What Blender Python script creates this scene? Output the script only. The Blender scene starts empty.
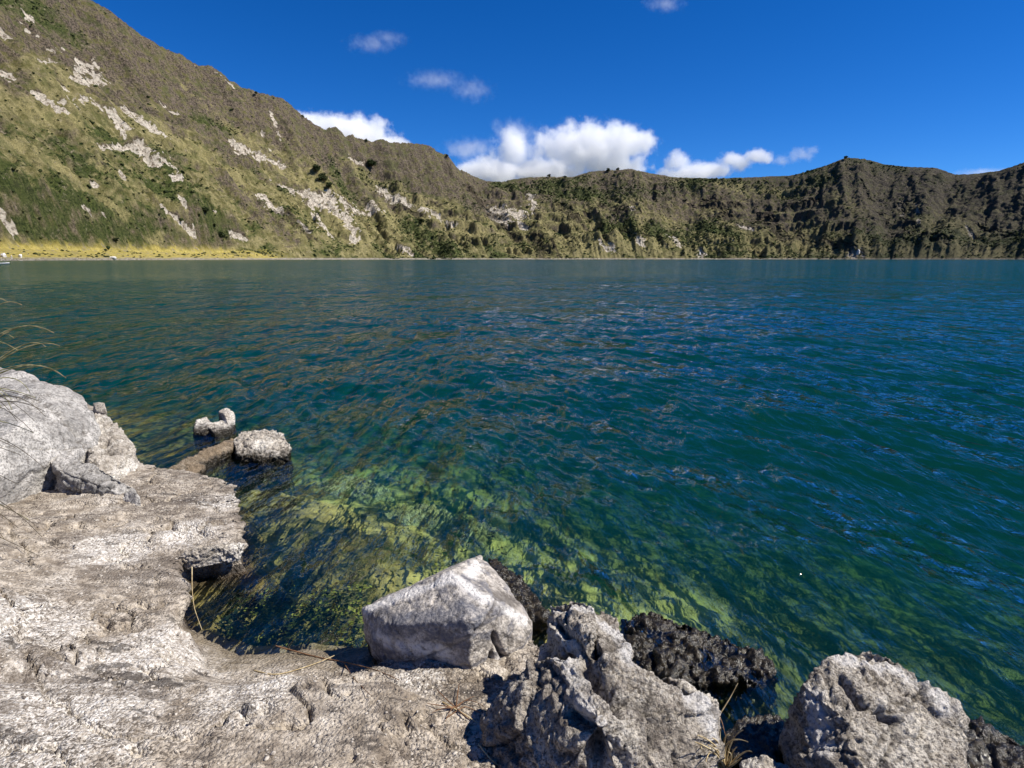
import bpy, bmesh, math, random
import numpy as np
from mathutils import Vector
random.seed(7); RNG = np.random.default_rng(7)
S = bpy.context.scene; COL = S.collection
R_ = math.radians

# ------------------------------------------------------------------ camera
FPX, CH = 620.0, 2.2
PITCH = math.atan(125.3/FPX)
CP, SP = math.cos(PITCH), math.sin(PITCH)
def ray(px, py):
    a, b = (px-512)/FPX, (384-py)/FPX
    return np.array([a, CP+b*SP, -SP+b*CP])
def at(px, py, z):
    d = ray(px, py); t = (z-CH)/d[2]
    return np.array([d[0]*t, d[1]*t, z])
def project(P):
    f = P[..., 1]*CP-(P[..., 2]-CH)*SP
    u = P[..., 1]*SP+(P[..., 2]-CH)*CP
    f = np.where(f > .1, f, .1)
    return 512+FPX*P[..., 0]/f, 384-FPX*u/f
cam = bpy.data.objects.new('camera', bpy.data.cameras.new('camera')); COL.objects.link(cam)
cam.location = (0, 0, CH); cam.rotation_euler = (math.pi/2-PITCH, 0, 0)
cam.data.sensor_width = 36; cam.data.lens = FPX/1024*36; cam.data.clip_start = .05; cam.data.clip_end = 60000
S.camera = cam

# ------------------------------------------------------------------ numpy noise
PERM = np.random.default_rng(3).permutation(256); PERM = np.concatenate([PERM, PERM, PERM[:2]])
GR = np.random.default_rng(4).normal(size=(256, 3)); GR /= np.linalg.norm(GR, axis=1)[:, None]
def perlin(x, y, z):
    x = np.asarray(x, float); y = np.asarray(y, float)+0*x; z = np.asarray(z, float)+0*x
    xi, yi, zi = np.floor(x).astype(int), np.floor(y).astype(int), np.floor(z).astype(int)
    xf, yf, zf = x-xi, y-yi, z-zi
    fd = lambda t: t*t*t*(t*(t*6-15)+10)
    u, v, w = fd(xf), fd(yf), fd(zf)
    out = 0
    for dx in (0, 1):
        wx = u if dx else 1-u
        a = PERM[(xi+dx) & 255]
        for dy in (0, 1):
            wy = v if dy else 1-v
            b = PERM[a+((yi+dy) & 255)]
            for dz in (0, 1):
                wz = w if dz else 1-w
                g = GR[PERM[b+((zi+dz) & 255)]]
                out = out+wx*wy*wz*(g[..., 0]*(xf-dx)+g[..., 1]*(yf-dy)+g[..., 2]*(zf-dz))
    return out*1.5
def fbm(x, y, z, o=5, gain=.5, ridged=False):
    s, a, t = 0, 1.0, 0
    for i in range(o):
        n = perlin(x*2**i+i*17.3, y*2**i+i*5.1, z*2**i+i*9.7)
        if ridged: n = 1-2*np.abs(n)
        s = s+a*n; t += a; a *= gain
    return s/t
def sst(a, b, x):
    t = np.clip((x-a)/(b-a), 0, 1); return t*t*(3-2*t)
def segdist(P, A, B):
    d = B-A; L = (d*d).sum()+1e-12
    t = np.clip(((P-A)@d)/L, 0, 1)
    return np.linalg.norm(P-(A+t[:, None]*d), axis=1), t

# ------------------------------------------------------------------ mesh helpers
def mesh_np(name, V, F, smooth=True):
    V = np.ascontiguousarray(V, dtype=np.float32); F = np.ascontiguousarray(F, dtype=np.int32)
    me = bpy.data.meshes.new(name); n = F.shape[1]
    me.vertices.add(len(V)); me.vertices.foreach_set('co', V.ravel())
    me.loops.add(F.size); me.loops.foreach_set('vertex_index', F.ravel())
    me.polygons.add(len(F)); me.polygons.foreach_set('loop_start', np.arange(0, F.size, n, dtype=np.int32))
    me.update(calc_edges=True)
    me.polygons.foreach_set('use_smooth', np.full(len(F), smooth))
    return me
def attr(me, name, vals):
    a = me.attributes.new(name, 'FLOAT', 'POINT'); a.data.foreach_set('value', np.ascontiguousarray(vals, dtype=np.float32))
def gridF(nr, nc):
    i = np.arange((nr-1)*(nc-1)); r, c = i//(nc-1), i % (nc-1)
    a = r*nc+c
    return np.stack([a, a+1, a+nc+1, a+nc], 1)
def link(name, me, mat=None, parent=None, **kw):
    o = bpy.data.objects.new(name, me); COL.objects.link(o)
    if mat: me.materials.append(mat)
    if parent: o.parent = parent
    for k, v in kw.items(): o[k] = v
    return o
def co(me):
    a = np.empty(len(me.vertices)*3, np.float32); me.vertices.foreach_get('co', a); return a.reshape(-1, 3).astype(float)
def normals(me):
    a = np.empty(len(me.vertices)*3, np.float32); me.vertices.foreach_get('normal', a); return a.reshape(-1, 3).astype(float)
def setco(me, V):
    me.vertices.foreach_set('co', np.ascontiguousarray(V, dtype=np.float32).ravel()); me.update()

# ------------------------------------------------------------------ material helper
class M:
    def __init__(s, name):
        s.m = bpy.data.materials.new(name); s.m.use_nodes = True; s.t = s.m.node_tree; s.t.nodes.clear()
        s.out = s.t.nodes.new('ShaderNodeOutputMaterial'); s._pos = None
    def n(s, typ, **kw):
        nd = s.t.nodes.new(typ)
        for k, v in kw.items(): setattr(nd, k, v)
        return nd
    def l(s, a, b): s.t.links.new(a, b)
    def put(s, sock, v):
        if isinstance(v, bpy.types.NodeSocket): s.l(v, sock)
        else: sock.default_value = v
    def pos(s):
        if s._pos is None: s._pos = s.n('ShaderNodeNewGeometry').outputs['Position']
        return s._pos
    def z(s):
        q = s.n('ShaderNodeSeparateXYZ'); s.l(s.pos(), q.inputs[0]); return q.outputs[2]
    def attr(s, name): return s.n('ShaderNodeAttribute', attribute_name=name).outputs['Fac']
    def scale(s, v, sc):
        q = s.n('ShaderNodeMapping'); s.l(v, q.inputs[0]); q.inputs['Scale'].default_value = sc; return q.outputs[0]
    def noise(s, sc, det=6, rough=.6, vec=None, dist=0, typ=None):
        q = s.n('ShaderNodeTexNoise'); s.l(vec or s.pos(), q.inputs['Vector'])
        if typ: q.noise_type = typ
        q.inputs['Scale'].default_value = sc; q.inputs['Detail'].default_value = det
        q.inputs['Roughness'].default_value = rough; q.inputs['Distortion'].default_value = dist
        return q.outputs['Fac']
    def vor(s, sc, vec=None, feature='F1', rnd=1):
        q = s.n('ShaderNodeTexVoronoi', feature=feature); s.l(vec or s.pos(), q.inputs['Vector'])
        q.inputs['Scale'].default_value = sc; q.inputs['Randomness'].default_value = rnd
        return q
    def mp(s, v, a, b, c=0., d=1., smooth=True):
        q = s.n('ShaderNodeMapRange'); q.interpolation_type = 'SMOOTHSTEP' if smooth else 'LINEAR'
        s.put(q.inputs[0], v)
        for i, x in zip((1, 2, 3, 4), (a, b, c, d)): q.inputs[i].default_value = x
        return q.outputs[0]
    def math(s, op, a, b=0., c=None):
        q = s.n('ShaderNodeMath', operation=op); s.put(q.inputs[0], a); s.put(q.inputs[1], b)
        if c is not None: s.put(q.inputs[2], c)
        return q.outputs[0]
    def mix(s, f, a, b, blend='MIX'):
        q = s.n('ShaderNodeMix', data_type='RGBA', blend_type=blend); s.put(q.inputs[0], f)
        for i, v in ((6, a), (7, b)): s.put(q.inputs[i], (*v, 1) if isinstance(v, tuple) and len(v) == 3 else v)
        return q.outputs[2]
    def bump(s, h, st, dist, nrm=None):
        q = s.n('ShaderNodeBump'); q.inputs['Strength'].default_value = st; q.inputs['Distance'].default_value = dist
        s.l(h, q.inputs['Height'])
        if nrm: s.l(nrm, q.inputs['Normal'])
        return q.outputs[0]
    def pbr(s, col, rough=.9, nrm=None, spec=.3, **kw):
        b = s.n('ShaderNodeBsdfPrincipled'); s.put(b.inputs['Base Color'], (*col, 1) if isinstance(col, tuple) else col)
        s.put(b.inputs['Roughness'], rough); s.put(b.inputs['Specular IOR Level'], spec)
        if nrm: s.l(nrm, b.inputs['Normal'])
        for k, v in kw.items(): s.put(b.inputs[k], v)
        s.l(b.outputs[0], s.out.inputs[0]); return s.m

# ------------------------------------------------------------------ light and sky
SUN_AZ, SUN_EL = 97, 50
sd = Vector((math.cos(R_(SUN_EL))*math.sin(R_(SUN_AZ)), math.cos(R_(SUN_EL))*math.cos(R_(SUN_AZ)), math.sin(R_(SUN_EL))))
ld = bpy.data.lights.new('sun', 'SUN'); ld.energy = 5.0; ld.angle = R_(.5); ld.color = (1, .95, .87)
lo = bpy.data.objects.new('sun', ld); COL.objects.link(lo); lo.rotation_euler = sd.to_track_quat('Z', 'Y').to_euler()
w = bpy.data.worlds.new('World'); S.world = w; w.use_nodes = True; nt = w.node_tree; nt.nodes.clear()
sky = nt.nodes.new('ShaderNodeTexSky'); sky.sky_type = 'NISHITA'; sky.sun_disc = False
sky.sun_elevation = R_(SUN_EL); sky.sun_rotation = R_(SUN_AZ); sky.altitude = 3500; sky.air_density = 1.0
sky.dust_density = .5; sky.ozone_density = 3.0
hs = nt.nodes.new('ShaderNodeHueSaturation'); hs.inputs['Saturation'].default_value = 1.36; hs.inputs['Value'].default_value = 1.0
bg = nt.nodes.new('ShaderNodeBackground'); bg.inputs[1].default_value = .10
wo = nt.nodes.new('ShaderNodeOutputWorld')
tn = nt.nodes.new('ShaderNodeMix'); tn.data_type = 'RGBA'; tn.blend_type = 'MULTIPLY'; tn.inputs[0].default_value = 1; tn.inputs[7].default_value = (.46, .68, .94, 1)
nt.links.new(sky.outputs[0], hs.inputs['Color']); nt.links.new(hs.outputs[0], tn.inputs[6]); nt.links.new(tn.outputs[2], bg.inputs[0]); nt.links.new(bg.outputs[0], wo.inputs[0])

# ------------------------------------------------------------------ crater walls
SKY = [(-60,-110),(0,-66),(50,-28),(88,0),(100,6),(112,14),(125,24),(140,36),(152,42),(165,50),(180,55),(190,62),(199,67),(210,67),(220,72),(229,81),(241,87),
 (260,94),(271,96),(283,100),(292,107),(302,116),(311,122),(325,131),(330,129),(336,128),(342,134),(345,138),(352,135),(358,140),(366,140),(372,143),
 (381,139.6),(391,143),(398,143.6),(414,144),(429,146),(437,152),(448,156),(456,168),(472,176),(487,181.5),(503,182),(513,179.6),(530,177.6),(550,177),
 (573,177.6),(589,172),(609,170.6),(632,169),(648,173),(675,177.6),(700,178.4),(715,178.7),(752,177.6),(790,176),(809,171),(827,165.6),(840,160),(846,158),
 (865,159),(884,164.5),(910,167.5),(936,168),(955,175),(977,174),(1000,171),(1024,163),(1100,150),(1200,140),(1500,150)]
skx = np.array([a for a, b in SKY], float); sky_y = np.array([b for a, b in SKY], float)
CC = np.array([555., 1050.]); RL = math.hypot(555, 1050)
NT, NS = 1500, 330
th = np.radians(np.linspace(228, 12, NT))
U = th*RL
Wd = 540+60*np.sin(th*2.3)
def crest_pos(th, Wd):
    wob = 25*fbm(th*9, 0, 3.3, 3)
    return np.stack([CC[0]+(RL+Wd+wob)*np.cos(th), CC[1]+(RL+Wd+wob)*np.sin(th)], 1)
cpz = crest_pos(th, Wd)
H = np.full(NT, 400.)
for it in range(8):
    P = np.concatenate([cpz, H[:, None]], 1); px, py = project(P)
    b = (384-np.interp(px, skx, sky_y))/FPX
    f = cpz[:, 1]/(CP+b*SP)
    H = CH+f*(-SP+b*CP)
ok = (px > -40) & (cpz[:, 1] > 300)
i0 = np.argmax(ok); H[:i0] = H[i0]+(i0-np.arange(i0))*.12
H = H+(5+7*(px < 470))*(fbm(th*70+2*fbm(th*30, 3, 1, 2), 1, 1, 6, .62, True)-.35)
bad = np.where(px > 1500)[0]
if len(bad): H[bad] = H[bad[0]-1]
# rows: below water .. crest .. outer slope
s_in = np.linspace(0, 1, NS-30)
s_all = np.concatenate([[-.12, -.05, -.02], s_in, 1+np.linspace(.01, .5, 27)])
SS, TH = np.meshgrid(s_all, th, indexing='ij')
UU = TH*RL; HH = H[None, :]+0*SS; WW = Wd[None, :]+0*SS
shore_w = 14*fbm(TH*14, 0, 7.7, 4)+9*fbm(TH*110, 0, 3.7, 3)
r = RL+shore_w*np.clip(1-SS*3, 0, 1)+SS*WW+25*fbm(TH*9, 0, 3.3, 3)*np.clip(SS, 0, 1)
leftness = sst(R_(120), R_(150), TH)          # 1 on the near left wall
prof = .80*SS+.20*SS**3
prof_r = .62*SS+.38*SS**2.6
base = HH*(prof*leftness+prof_r*(1-leftness))
base = np.where(SS < 0, SS*200-1, base)
base = np.where(SS > 1, HH*(1-(SS-1)*1.1), base)
# gullies and spurs running down the fall line
wrp = 45*fbm(UU/260, SS*1.5, 2.2, 4)
g0 = fbm((UU+wrp*1.5)/390, SS*.4, 12.5, 3, .5, True)
g1 = fbm((UU+wrp)/150, SS*.7, 5.5, 4, .55, True)
g2 = fbm((UU+wrp*1.7+22*fbm(UU/60, SS*5, 9.9, 3))/52, SS*3.6, 8.5, 4, .55, True)
rough = fbm(UU/40, SS*WW/40, 1.1, 6, .6)
strat = fbm(UU/300, HH*SS/22., 4.1, 3, .5)
env = np.clip(SS/.12, 0, 1)*np.clip((1-SS)/.10, 0, 1)
env = np.where((SS < 0) | (SS > 1), 0, env)
amp = 42+8*leftness
dz = env*(62-8*leftness)*(g0-.45)+env*(amp*1.5*(g1-.45)*np.clip(1-.2*SS, 0, 1)+(16-3*leftness)*(g2-.4))+env*(19+7*leftness)*rough+env*(5+4*SS)*fbm(UU/11, SS*WW/14, 5.1, 3, .65, True)
dz += env*9*np.abs(strat)*(1-.6*leftness)
# the foot of the far wall: small conical hills and broken rock
foot = np.exp(-((SS-.10)/.07)**2)*(1-leftness)
dz += foot*40*np.clip(fbm(UU/75, 0, 6.6, 2, .5, True)-.2, 0, 1)
Z = base+dz
# terraces: cliffs in bands
cl = sst(.0, .3, fbm(UU/230, SS*2.6, 14.4, 3))*env*(1-.5*leftness)*.9
stp = 46.
zt = Z/stp+.9*fbm(UU/170, SS*3, 3.9, 4); fr = zt-np.floor(zt)
Z = Z+cl*stp*(sst(.3, .75, fr)-fr)*.8
# grassy bench along the left shore
bench_h = 27*np.exp(-((px_s := project(np.stack([CC[0]+RL*np.cos(TH), CC[1]+RL*np.sin(TH), 0*TH], -1))[0])*0)) 
bw = sst(-400, 20, px_s)*(1-sst(240, 330, px_s))
bz = 3+np.clip(SS, 0, 1)*WW*.20
bm_ = bw*(1-sst(.10, .15, SS))*(SS > 0)
Z = Z*(1-bm_)+bz*bm_+bm_*1.5*rough
Z = np.where(SS < 0, base, Z)
# keep the skyline: nothing inside may rise over the crest line as seen across the lake
X = CC[0]+r*np.cos(TH); Y = CC[1]+r*np.sin(TH)
limit = CH+(HH-CH)*np.maximum(Y, 1)/np.maximum(cpz[:, 1][None, :], 1)
VP = np.stack([X, Y, Z], -1)
pxv, pyv = project(VP)
lim_y = np.interp(pxv, skx, sky_y)+1.5
over = (pyv < lim_y) & (SS < .97) & (SS > 0) & (pxv > -60)
b_ = (384-lim_y)/FPX
zmax = CH+Y/(CP+b_*SP)*(-SP+b_*CP)
Z = np.where(over, np.minimum(Z, zmax), Z)
VP = np.stack([X, Y, Z], -1).reshape(-1, 3)
pxv, pyv = project(VP)
front = (SS.reshape(-1) > .0) & (SS.reshape(-1) < 1.0)
def pick(a, b):
    d = (pxv-a)**2+(pyv-b)**2+np.where(front, 0, 1e9)+VP[:, 1]*.002
    return VP[np.argmin(d)]
rf = lambda k: fbm(VP[:, 0]/k, VP[:, 1]/k, VP[:, 2]/k, 4, .6)
warp = rf(22.); warp2 = rf(9.)
def spots(lst, k=1.0):
    m = np.zeros(len(VP))
    for (x1, y1, x2, y2, wd) in lst:
        A, B = pick(x1, y1), pick(x2, y2); mid = (A+B)/2
        wm = wd*mid[1]/FPX*k
        near = np.where(np.linalg.norm(VP-mid, axis=1) < np.linalg.norm(A-B)*.5+wm*3+40)[0]
        d, _ = segdist(VP[near], A, B)
        v = 1-sst(.4, 1.3, d/wm*.8+1.9*warp[near]+1.9*warp2[near])
        m[near] = np.maximum(m[near], v)
    return m
PALE = [(82,64,84,80,4),(88,66,97,80,4),(78,80,92,81,3),(93,60,98,70,1.6),(38,94,60,107,3),(82,98,112,110,3.2),(112,110,128,128,3.5),(127,110,163,131,4.5),(117,122,125,134,3),
 (162,104,177,114,1.6),(0,33,8,36,2),(42,62,53,60,1.6),(62,86,68,97,2.4),(0,73,8,76,3),(24,12,32,18,2.4),(50,50,64,49,1.3),(28,32,36,34,1.6),(18,22,30,20,1.2),(60,100,80,108,2),
 (136,145,153,163,4),(165,157,178,176,3),(150,150,166,160,2.4),(103,146,127,146,2.4),(161,207,178,220,2.4),(176,218,193,233,2.4),(234,140,240,152,2.6),(240,144,262,156,3.5),(262,158,282,166,2.2),
 (121,172,124,178,2.2),(95,183,97,187,2.4),(264,198,283,213,3.6),(271,180,285,190,1.8),(285,188,301,197,2),(306,194,340,215,4.5),(311,202,320,220,2.2),(232,234,246,238,2),(0,217,9,229,5),
 (220,74,231,86,1.6),(308,193,330,200,4),(330,198,378,209,5),(343,201,350,225,4),(350,225,356,240,3),(370,205,384,214,3),(320,222,334,238,2.6),(382,190,398,200,3.4),(398,196,410,206,3),
 (421,209,438,217,2.6),(438,216,453,226,2.2),(492,212,520,214,5),(494,218,505,222,3),(508,220,525,228,2),(351,158,362,164,2),(530,195,534,209,2),(556,166,560,176,0.5),(632,207,634,210,2),(640,236,642,242,2.6),
 (675,238,678,244,3.2),(611,246,613,250,2),(853,250,857,258,3.4),(899,201,902,216,1),(917,205,920,239,1),(966,227,974,239,1.2),(700,250,703,256,2),(600,240,606,250,1.5),(742,226,750,228,2),
 (262,130,270,150,.9),(272,112,282,140,.9),(400,246,412,254,2),(300,222,310,232,2),(205,205,215,212,1.4),(180,196,186,206,1.4),(86,210,92,214,1.6),(98,212,106,216,1.2)]
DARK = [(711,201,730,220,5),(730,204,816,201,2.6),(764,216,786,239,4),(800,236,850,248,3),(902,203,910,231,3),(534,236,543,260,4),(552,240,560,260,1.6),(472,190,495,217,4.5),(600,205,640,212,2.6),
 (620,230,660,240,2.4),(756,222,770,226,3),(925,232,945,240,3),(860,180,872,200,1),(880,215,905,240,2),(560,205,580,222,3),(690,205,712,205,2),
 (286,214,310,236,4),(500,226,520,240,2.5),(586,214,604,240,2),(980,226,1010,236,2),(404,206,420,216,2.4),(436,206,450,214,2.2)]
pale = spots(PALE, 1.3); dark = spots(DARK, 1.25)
TAN_ = [(-20,125,55,165,6),(55,165,125,215,5),(185,88,240,135,5),(240,135,292,178,5),(150,120,200,150,6),(345,160,420,200,6),(420,200,480,235,8),(480,235,520,256,7),(525,212,580,256,3),(30,110,80,125,7),(100,165,150,195,5),
 (300,180,360,240,6),(640,215,652,250,4),(560,240,600,256,6),(700,240,760,252,6),(770,245,800,235,4),(800,240,850,256,6),(230,170,262,215,5),(600,230,640,250,5),(720,185,790,190,5),(860,245,1000,252,5),(390,215,400,255,6),(150,240,300,246,3)]
GRN_ = [(60,150,100,170,8),(130,175,165,190,6),(0,175,60,215,16),(60,190,150,230,14),(20,232,150,236,8),(165,165,215,225,11),(40,20,70,35,8),(0,0,40,10,12),(330,160,350,200,5),(360,175,400,190,4),(700,172,830,178,6),(640,190,700,180,7),(800,170,900,165,4),(540,185,600,182,5),(560,195,640,190,8),
 (700,225,740,240,6),(880,240,1024,232,6),(410,225,450,250,7),(500,185,560,190,4),(760,190,800,196,5),(90,130,130,150,6),(200,120,230,130,5),(610,225,700,235,7)]
BRN_ = [(80,25,200,90,16),(120,60,230,110,14),(60,50,110,110,7),(200,90,330,160,12),(240,110,300,150,9),(330,140,450,175,10),(440,165,490,210,8),(230,180,262,215,9),(600,185,690,215,10),(860,185,890,235,12),(920,190,1010,225,14),(980,180,1024,215,12),(800,200,860,225,9),(255,205,290,240,7),(650,180,700,205,8),(20,40,90,60,6),(730,205,790,225,7)]
tan_, grn_, brn_ = spots(TAN_, 1.2), spots(GRN_, 1.5), spots(BRN_, 1.15)
STRK = [(862,170,850,240,1),(872,168,892,235,1),(905,175,915,200,1.2),(820,190,800,230,1),(930,190,925,235,1.2),(960,185,962,220,1.2),(990,180,985,230,1.2)]
gul = spots(STRK)
zz = Z.reshape(-1)
nrm_out = np.stack([np.cos(TH), np.sin(TH)], -1).reshape(-1, 2)
VP[:, 0] += nrm_out[:, 0]*(dark*7+pale*(5+9*warp2)); VP[:, 1] += nrm_out[:, 1]*(dark*7+pale*(5+9*warp2)); VP[:, 2] -= gul*8*front
F = gridF(len(s_all), NT)
me = mesh_np('hills', VP, F[:, ::-1])
nz = normals(me)
if nz[:, 2].mean() < 0:
    me.flip_normals(); nz = normals(me)
steep = 1-np.abs(nz[:, 2])
SSf, THf = SS.reshape(-1), TH.reshape(-1)
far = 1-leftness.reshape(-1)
big = rf(180.); med = rf(60.)
# bare brown rock: the upper part and steep ground; green: gentle and low
bare = sst(.36, .60, .78*SSf+.40*steep+.55*big+.30*med+.02*far-.12)
bare = np.maximum(bare, sst(.62, .8, steep+.1*med))
lush = sst(.02, .22, big*.5-.25*SSf+.35*med-.55*(steep-.30)+.10)
bench = bm_.reshape(-1)*sst(36, 16, VP[:, 2]+20*warp+10*med)*(.75+.9*med)
attr(me, 'pale', np.clip(pale+sst(.30, .40, warp*.6+med*.35-.22*bare+steep*.12)*(SSf < .6)*.55, 0, 1))
bare = np.clip(bare*(1-.8*tan_)*(1-.9*grn_)+brn_, 0, 1); lush = np.clip(lush*(1-brn_)*(1-tan_)+grn_, 0, 1)
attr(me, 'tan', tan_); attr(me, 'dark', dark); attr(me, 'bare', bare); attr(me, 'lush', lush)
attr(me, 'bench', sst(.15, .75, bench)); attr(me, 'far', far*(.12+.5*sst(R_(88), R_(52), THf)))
attr(me, 'runs', fbm((UU.reshape(-1)+wrp.reshape(-1))/9., SSf*1.2, 3.3, 3, .6))
attr(me, 'shore', (1-sst(2, 5, VP[:, 2]+2*warp)))

m = M('crater_slope')
n1 = m.noise(.06, 8, .65); n2 = m.noise(.25, 6, .7); n3 = m.noise(.9, 4, .7)
runs = m.attr('runs')
grass = m.mix(m.mp(n1, .35, .65), (.17, .155, .055), (.42, .36, .17))
lushc = m.mix(m.mp(n2, .35, .65), (.030, .046, .012), (.12, .145, .040))
col = m.mix(m.attr('lush'), grass, lushc)
col = m.mix(m.math('MULTIPLY', m.attr('tan'), m.mp(n2, .3, .6, .45, 1)), col, (.42, .36, .16))
rock = m.mix(m.mp(n2, .38, .62), (.042, .033, .026), (.26, .20, .15))
rock = m.mix(m.mp(runs, .0, .45, 0, .25), rock, (.22, .18, .135))
col = m.mix(m.math('MULTIPLY', m.attr('bare'), m.mp(n1, .34, .54)), col, rock)
col = m.mix(m.math('MULTIPLY', m.mp(n3, .52, .60), .75), col, (.018, .024, .009))
col = m.mix(m.mp(m.noise(.09, 9, .8), .56, .66, 0, .75), col, (.40, .33, .23))
col = m.mix(m.mp(m.noise(.05, 9, .8), .54, .62, 0, .7), col, (.055, .060, .026))
col = m.mix(m.mp(m.noise(.02, 8, .7), .53, .62, 0, .5), col, (.10, .115, .035))
palec = m.mix(m.mp(m.noise(.14, 8, .8), .40, .54), (.20, .155, .11), (.74, .66, .54))
col = m.mix(m.mp(m.attr('pale'), .35, .6), col, palec)
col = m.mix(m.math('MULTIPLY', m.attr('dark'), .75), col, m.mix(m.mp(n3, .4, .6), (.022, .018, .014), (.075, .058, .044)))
bn = m.mix(m.mp(n2, .40, .62), (.46, .37, .09), (.66, .54, .17))
bn = m.mix(m.mp(n3, .57, .68), bn, (.05, .055, .02))
bn = m.mix(m.mp(m.noise(.12, 6, .7), .55, .62), bn, (.34, .29, .22))
col = m.mix(m.attr('bench'), col, bn)
col = m.mix(m.attr('shore'), col, m.mix(m.mp(n3, .4, .6), (.10, .085, .065), (.62, .56, .47)))
# far wall: dark grey rock, plus shade on its right put into the colour
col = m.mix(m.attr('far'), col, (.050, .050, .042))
bh = m.math('ADD', m.noise(.12, 9, .75), m.math('MULTIPLY', n3, .5))
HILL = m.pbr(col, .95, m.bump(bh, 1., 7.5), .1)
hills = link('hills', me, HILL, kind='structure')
HILLV, HILLA = VP, dict(lush=lush, bare=bare, pale=pale, steep=steep, bench=bench, far=far, s=SSf)

# scrub: one mass of low bushes
vis = np.where((SSf > .01) & (SSf < 1.0) & (pxv > -80) & (pxv < 1100))[0]
wgt = (.25+1.4*lush[vis]-.6*bare[vis]-pale[vis]).clip(.03)*(1-.75*(bench[vis] > .5))
wgt *= (VP[vis, 1]/1500)**1.2
pk = RNG.choice(vis, 22000, p=wgt/wgt.sum())
ico = bmesh.new(); bmesh.ops.create_icosphere(ico, subdivisions=1, radius=1)
iv = np.array([v.co[:] for v in ico.verts]); jf = np.array([[v.index for v in f.verts] for f in ico.faces]); ico.free()
Vs, Fs = [], []
for k, i in enumerate(pk):
    sz = RNG.uniform(.7, 2.0)*(2.0 if RNG.random() < .06 else 1)*(.75+VP[i, 1]/4000)
    v = iv*(1+RNG.normal(0, .28, (len(iv), 1)))*np.array([sz*1.2, sz*1.2, sz*.8])
    Vs.append(v+VP[i]+[RNG.uniform(-2, 2), RNG.uniform(-2, 2), .2*sz]); Fs.append(jf+k*len(iv))
m = M('scrub_leaves'); SCRUB = m.pbr(m.mix(m.mp(m.noise(.03, 3), .35, .65), (.018, .028, .009), (.065, .070, .026)), .9, None, .1)
link('scrub', mesh_np('scrub', np.concatenate(Vs), np.concatenate(Fs), False), SCRUB, kind='stuff')

# ------------------------------------------------------------------ trees on the slopes
def tube(pts, rad, n=6):
    pts = np.asarray(pts, float); rad = np.broadcast_to(rad, (len(pts),)); V = []
    T = np.gradient(pts, axis=0); T /= np.linalg.norm(T, axis=1)[:, None]+1e-9
    for p, t, r_ in zip(pts, T, rad):
        a = np.cross(t, [0, 0, 1.] if abs(t[2]) < .9 else [1., 0, 0]); a /= np.linalg.norm(a); b = np.cross(t, a)
        for k in range(n):
            an = 2*math.pi*k/n; V.append(p+r_*(math.cos(an)*a+math.sin(an)*b))
    F = [[i*n+k, i*n+(k+1) % n, (i+1)*n+(k+1) % n, (i+1)*n+k] for i in range(len(pts)-1) for k in range(n)]
    return np.array(V), np.array(F)
def join(lst):
    V, F, o = [], [], 0
    for v, f in lst: V.append(v); F.append(f+o); o += len(v)
    return np.concatenate(V), np.concatenate(F)
m = M('tree_bark'); BARK = m.pbr((.09, .065, .045), .9)
m = M('tree_leaves'); LEAF = m.pbr(m.mix(m.mp(m.noise(.5, 3), .35, .65), (.014, .024, .008), (.05, .062, .02)), .8, None, .15)
def tree_meshes(h, wide, seed, conic=False):
    g = np.random.default_rng(seed)
    tr = [tube([(0, 0, -h*.1), (g.normal(0, .02)*h, 0, h*.3), (g.normal(0, .04)*h, g.normal(0, .04)*h, h*.8)], [h*.035, h*.028, h*.01])]
    cl, cents = [], []
    for k in range(7):
        a = g.uniform(0, 6.28); zz_ = h*g.uniform(.35, .85); rr = wide*g.uniform(.2, .6)*((1.15-zz_/h) if conic else .8)
        e = np.array([math.cos(a)*rr, math.sin(a)*rr, zz_]); cents.append(e)
        tr.append(tube([(0, 0, zz_*.55), e*.5+[0, 0, zz_*.35], e], [h*.014, h*.01, h*.004], 4))
    cents += [np.array([0, 0, h*.85]), np.array([0, 0, h*.6])]
    for c in cents:
        n = 70; d = g.normal(size=(n, 3)); d /= np.linalg.norm(d, axis=1)[:, None]
        p = c+d*(g.uniform(.5, 1, (n, 1)))*np.array([wide*.34, wide*.34, h*.16])
        a = g.normal(size=(n, 3)); b = g.normal(size=(n, 3)); s_ = h*.045
        cl.append((np.stack([p-a*s_, p+b*s_, p+a*s_, p-b*s_], 1).reshape(-1, 3), np.arange(n*4).reshape(n, 4)))
    return join(tr), join(cl)
TM = []
for k in range(4):
    (tv, tf), (cv, cf) = tree_meshes(1, .9 if k < 3 else .6, 50+k, k == 3)
    a = mesh_np('trunk', tv, tf); a.materials.append(BARK); b = mesh_np('crown', cv, cf, False); b.materials.append(LEAF); TM.append((a, b))
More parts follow.
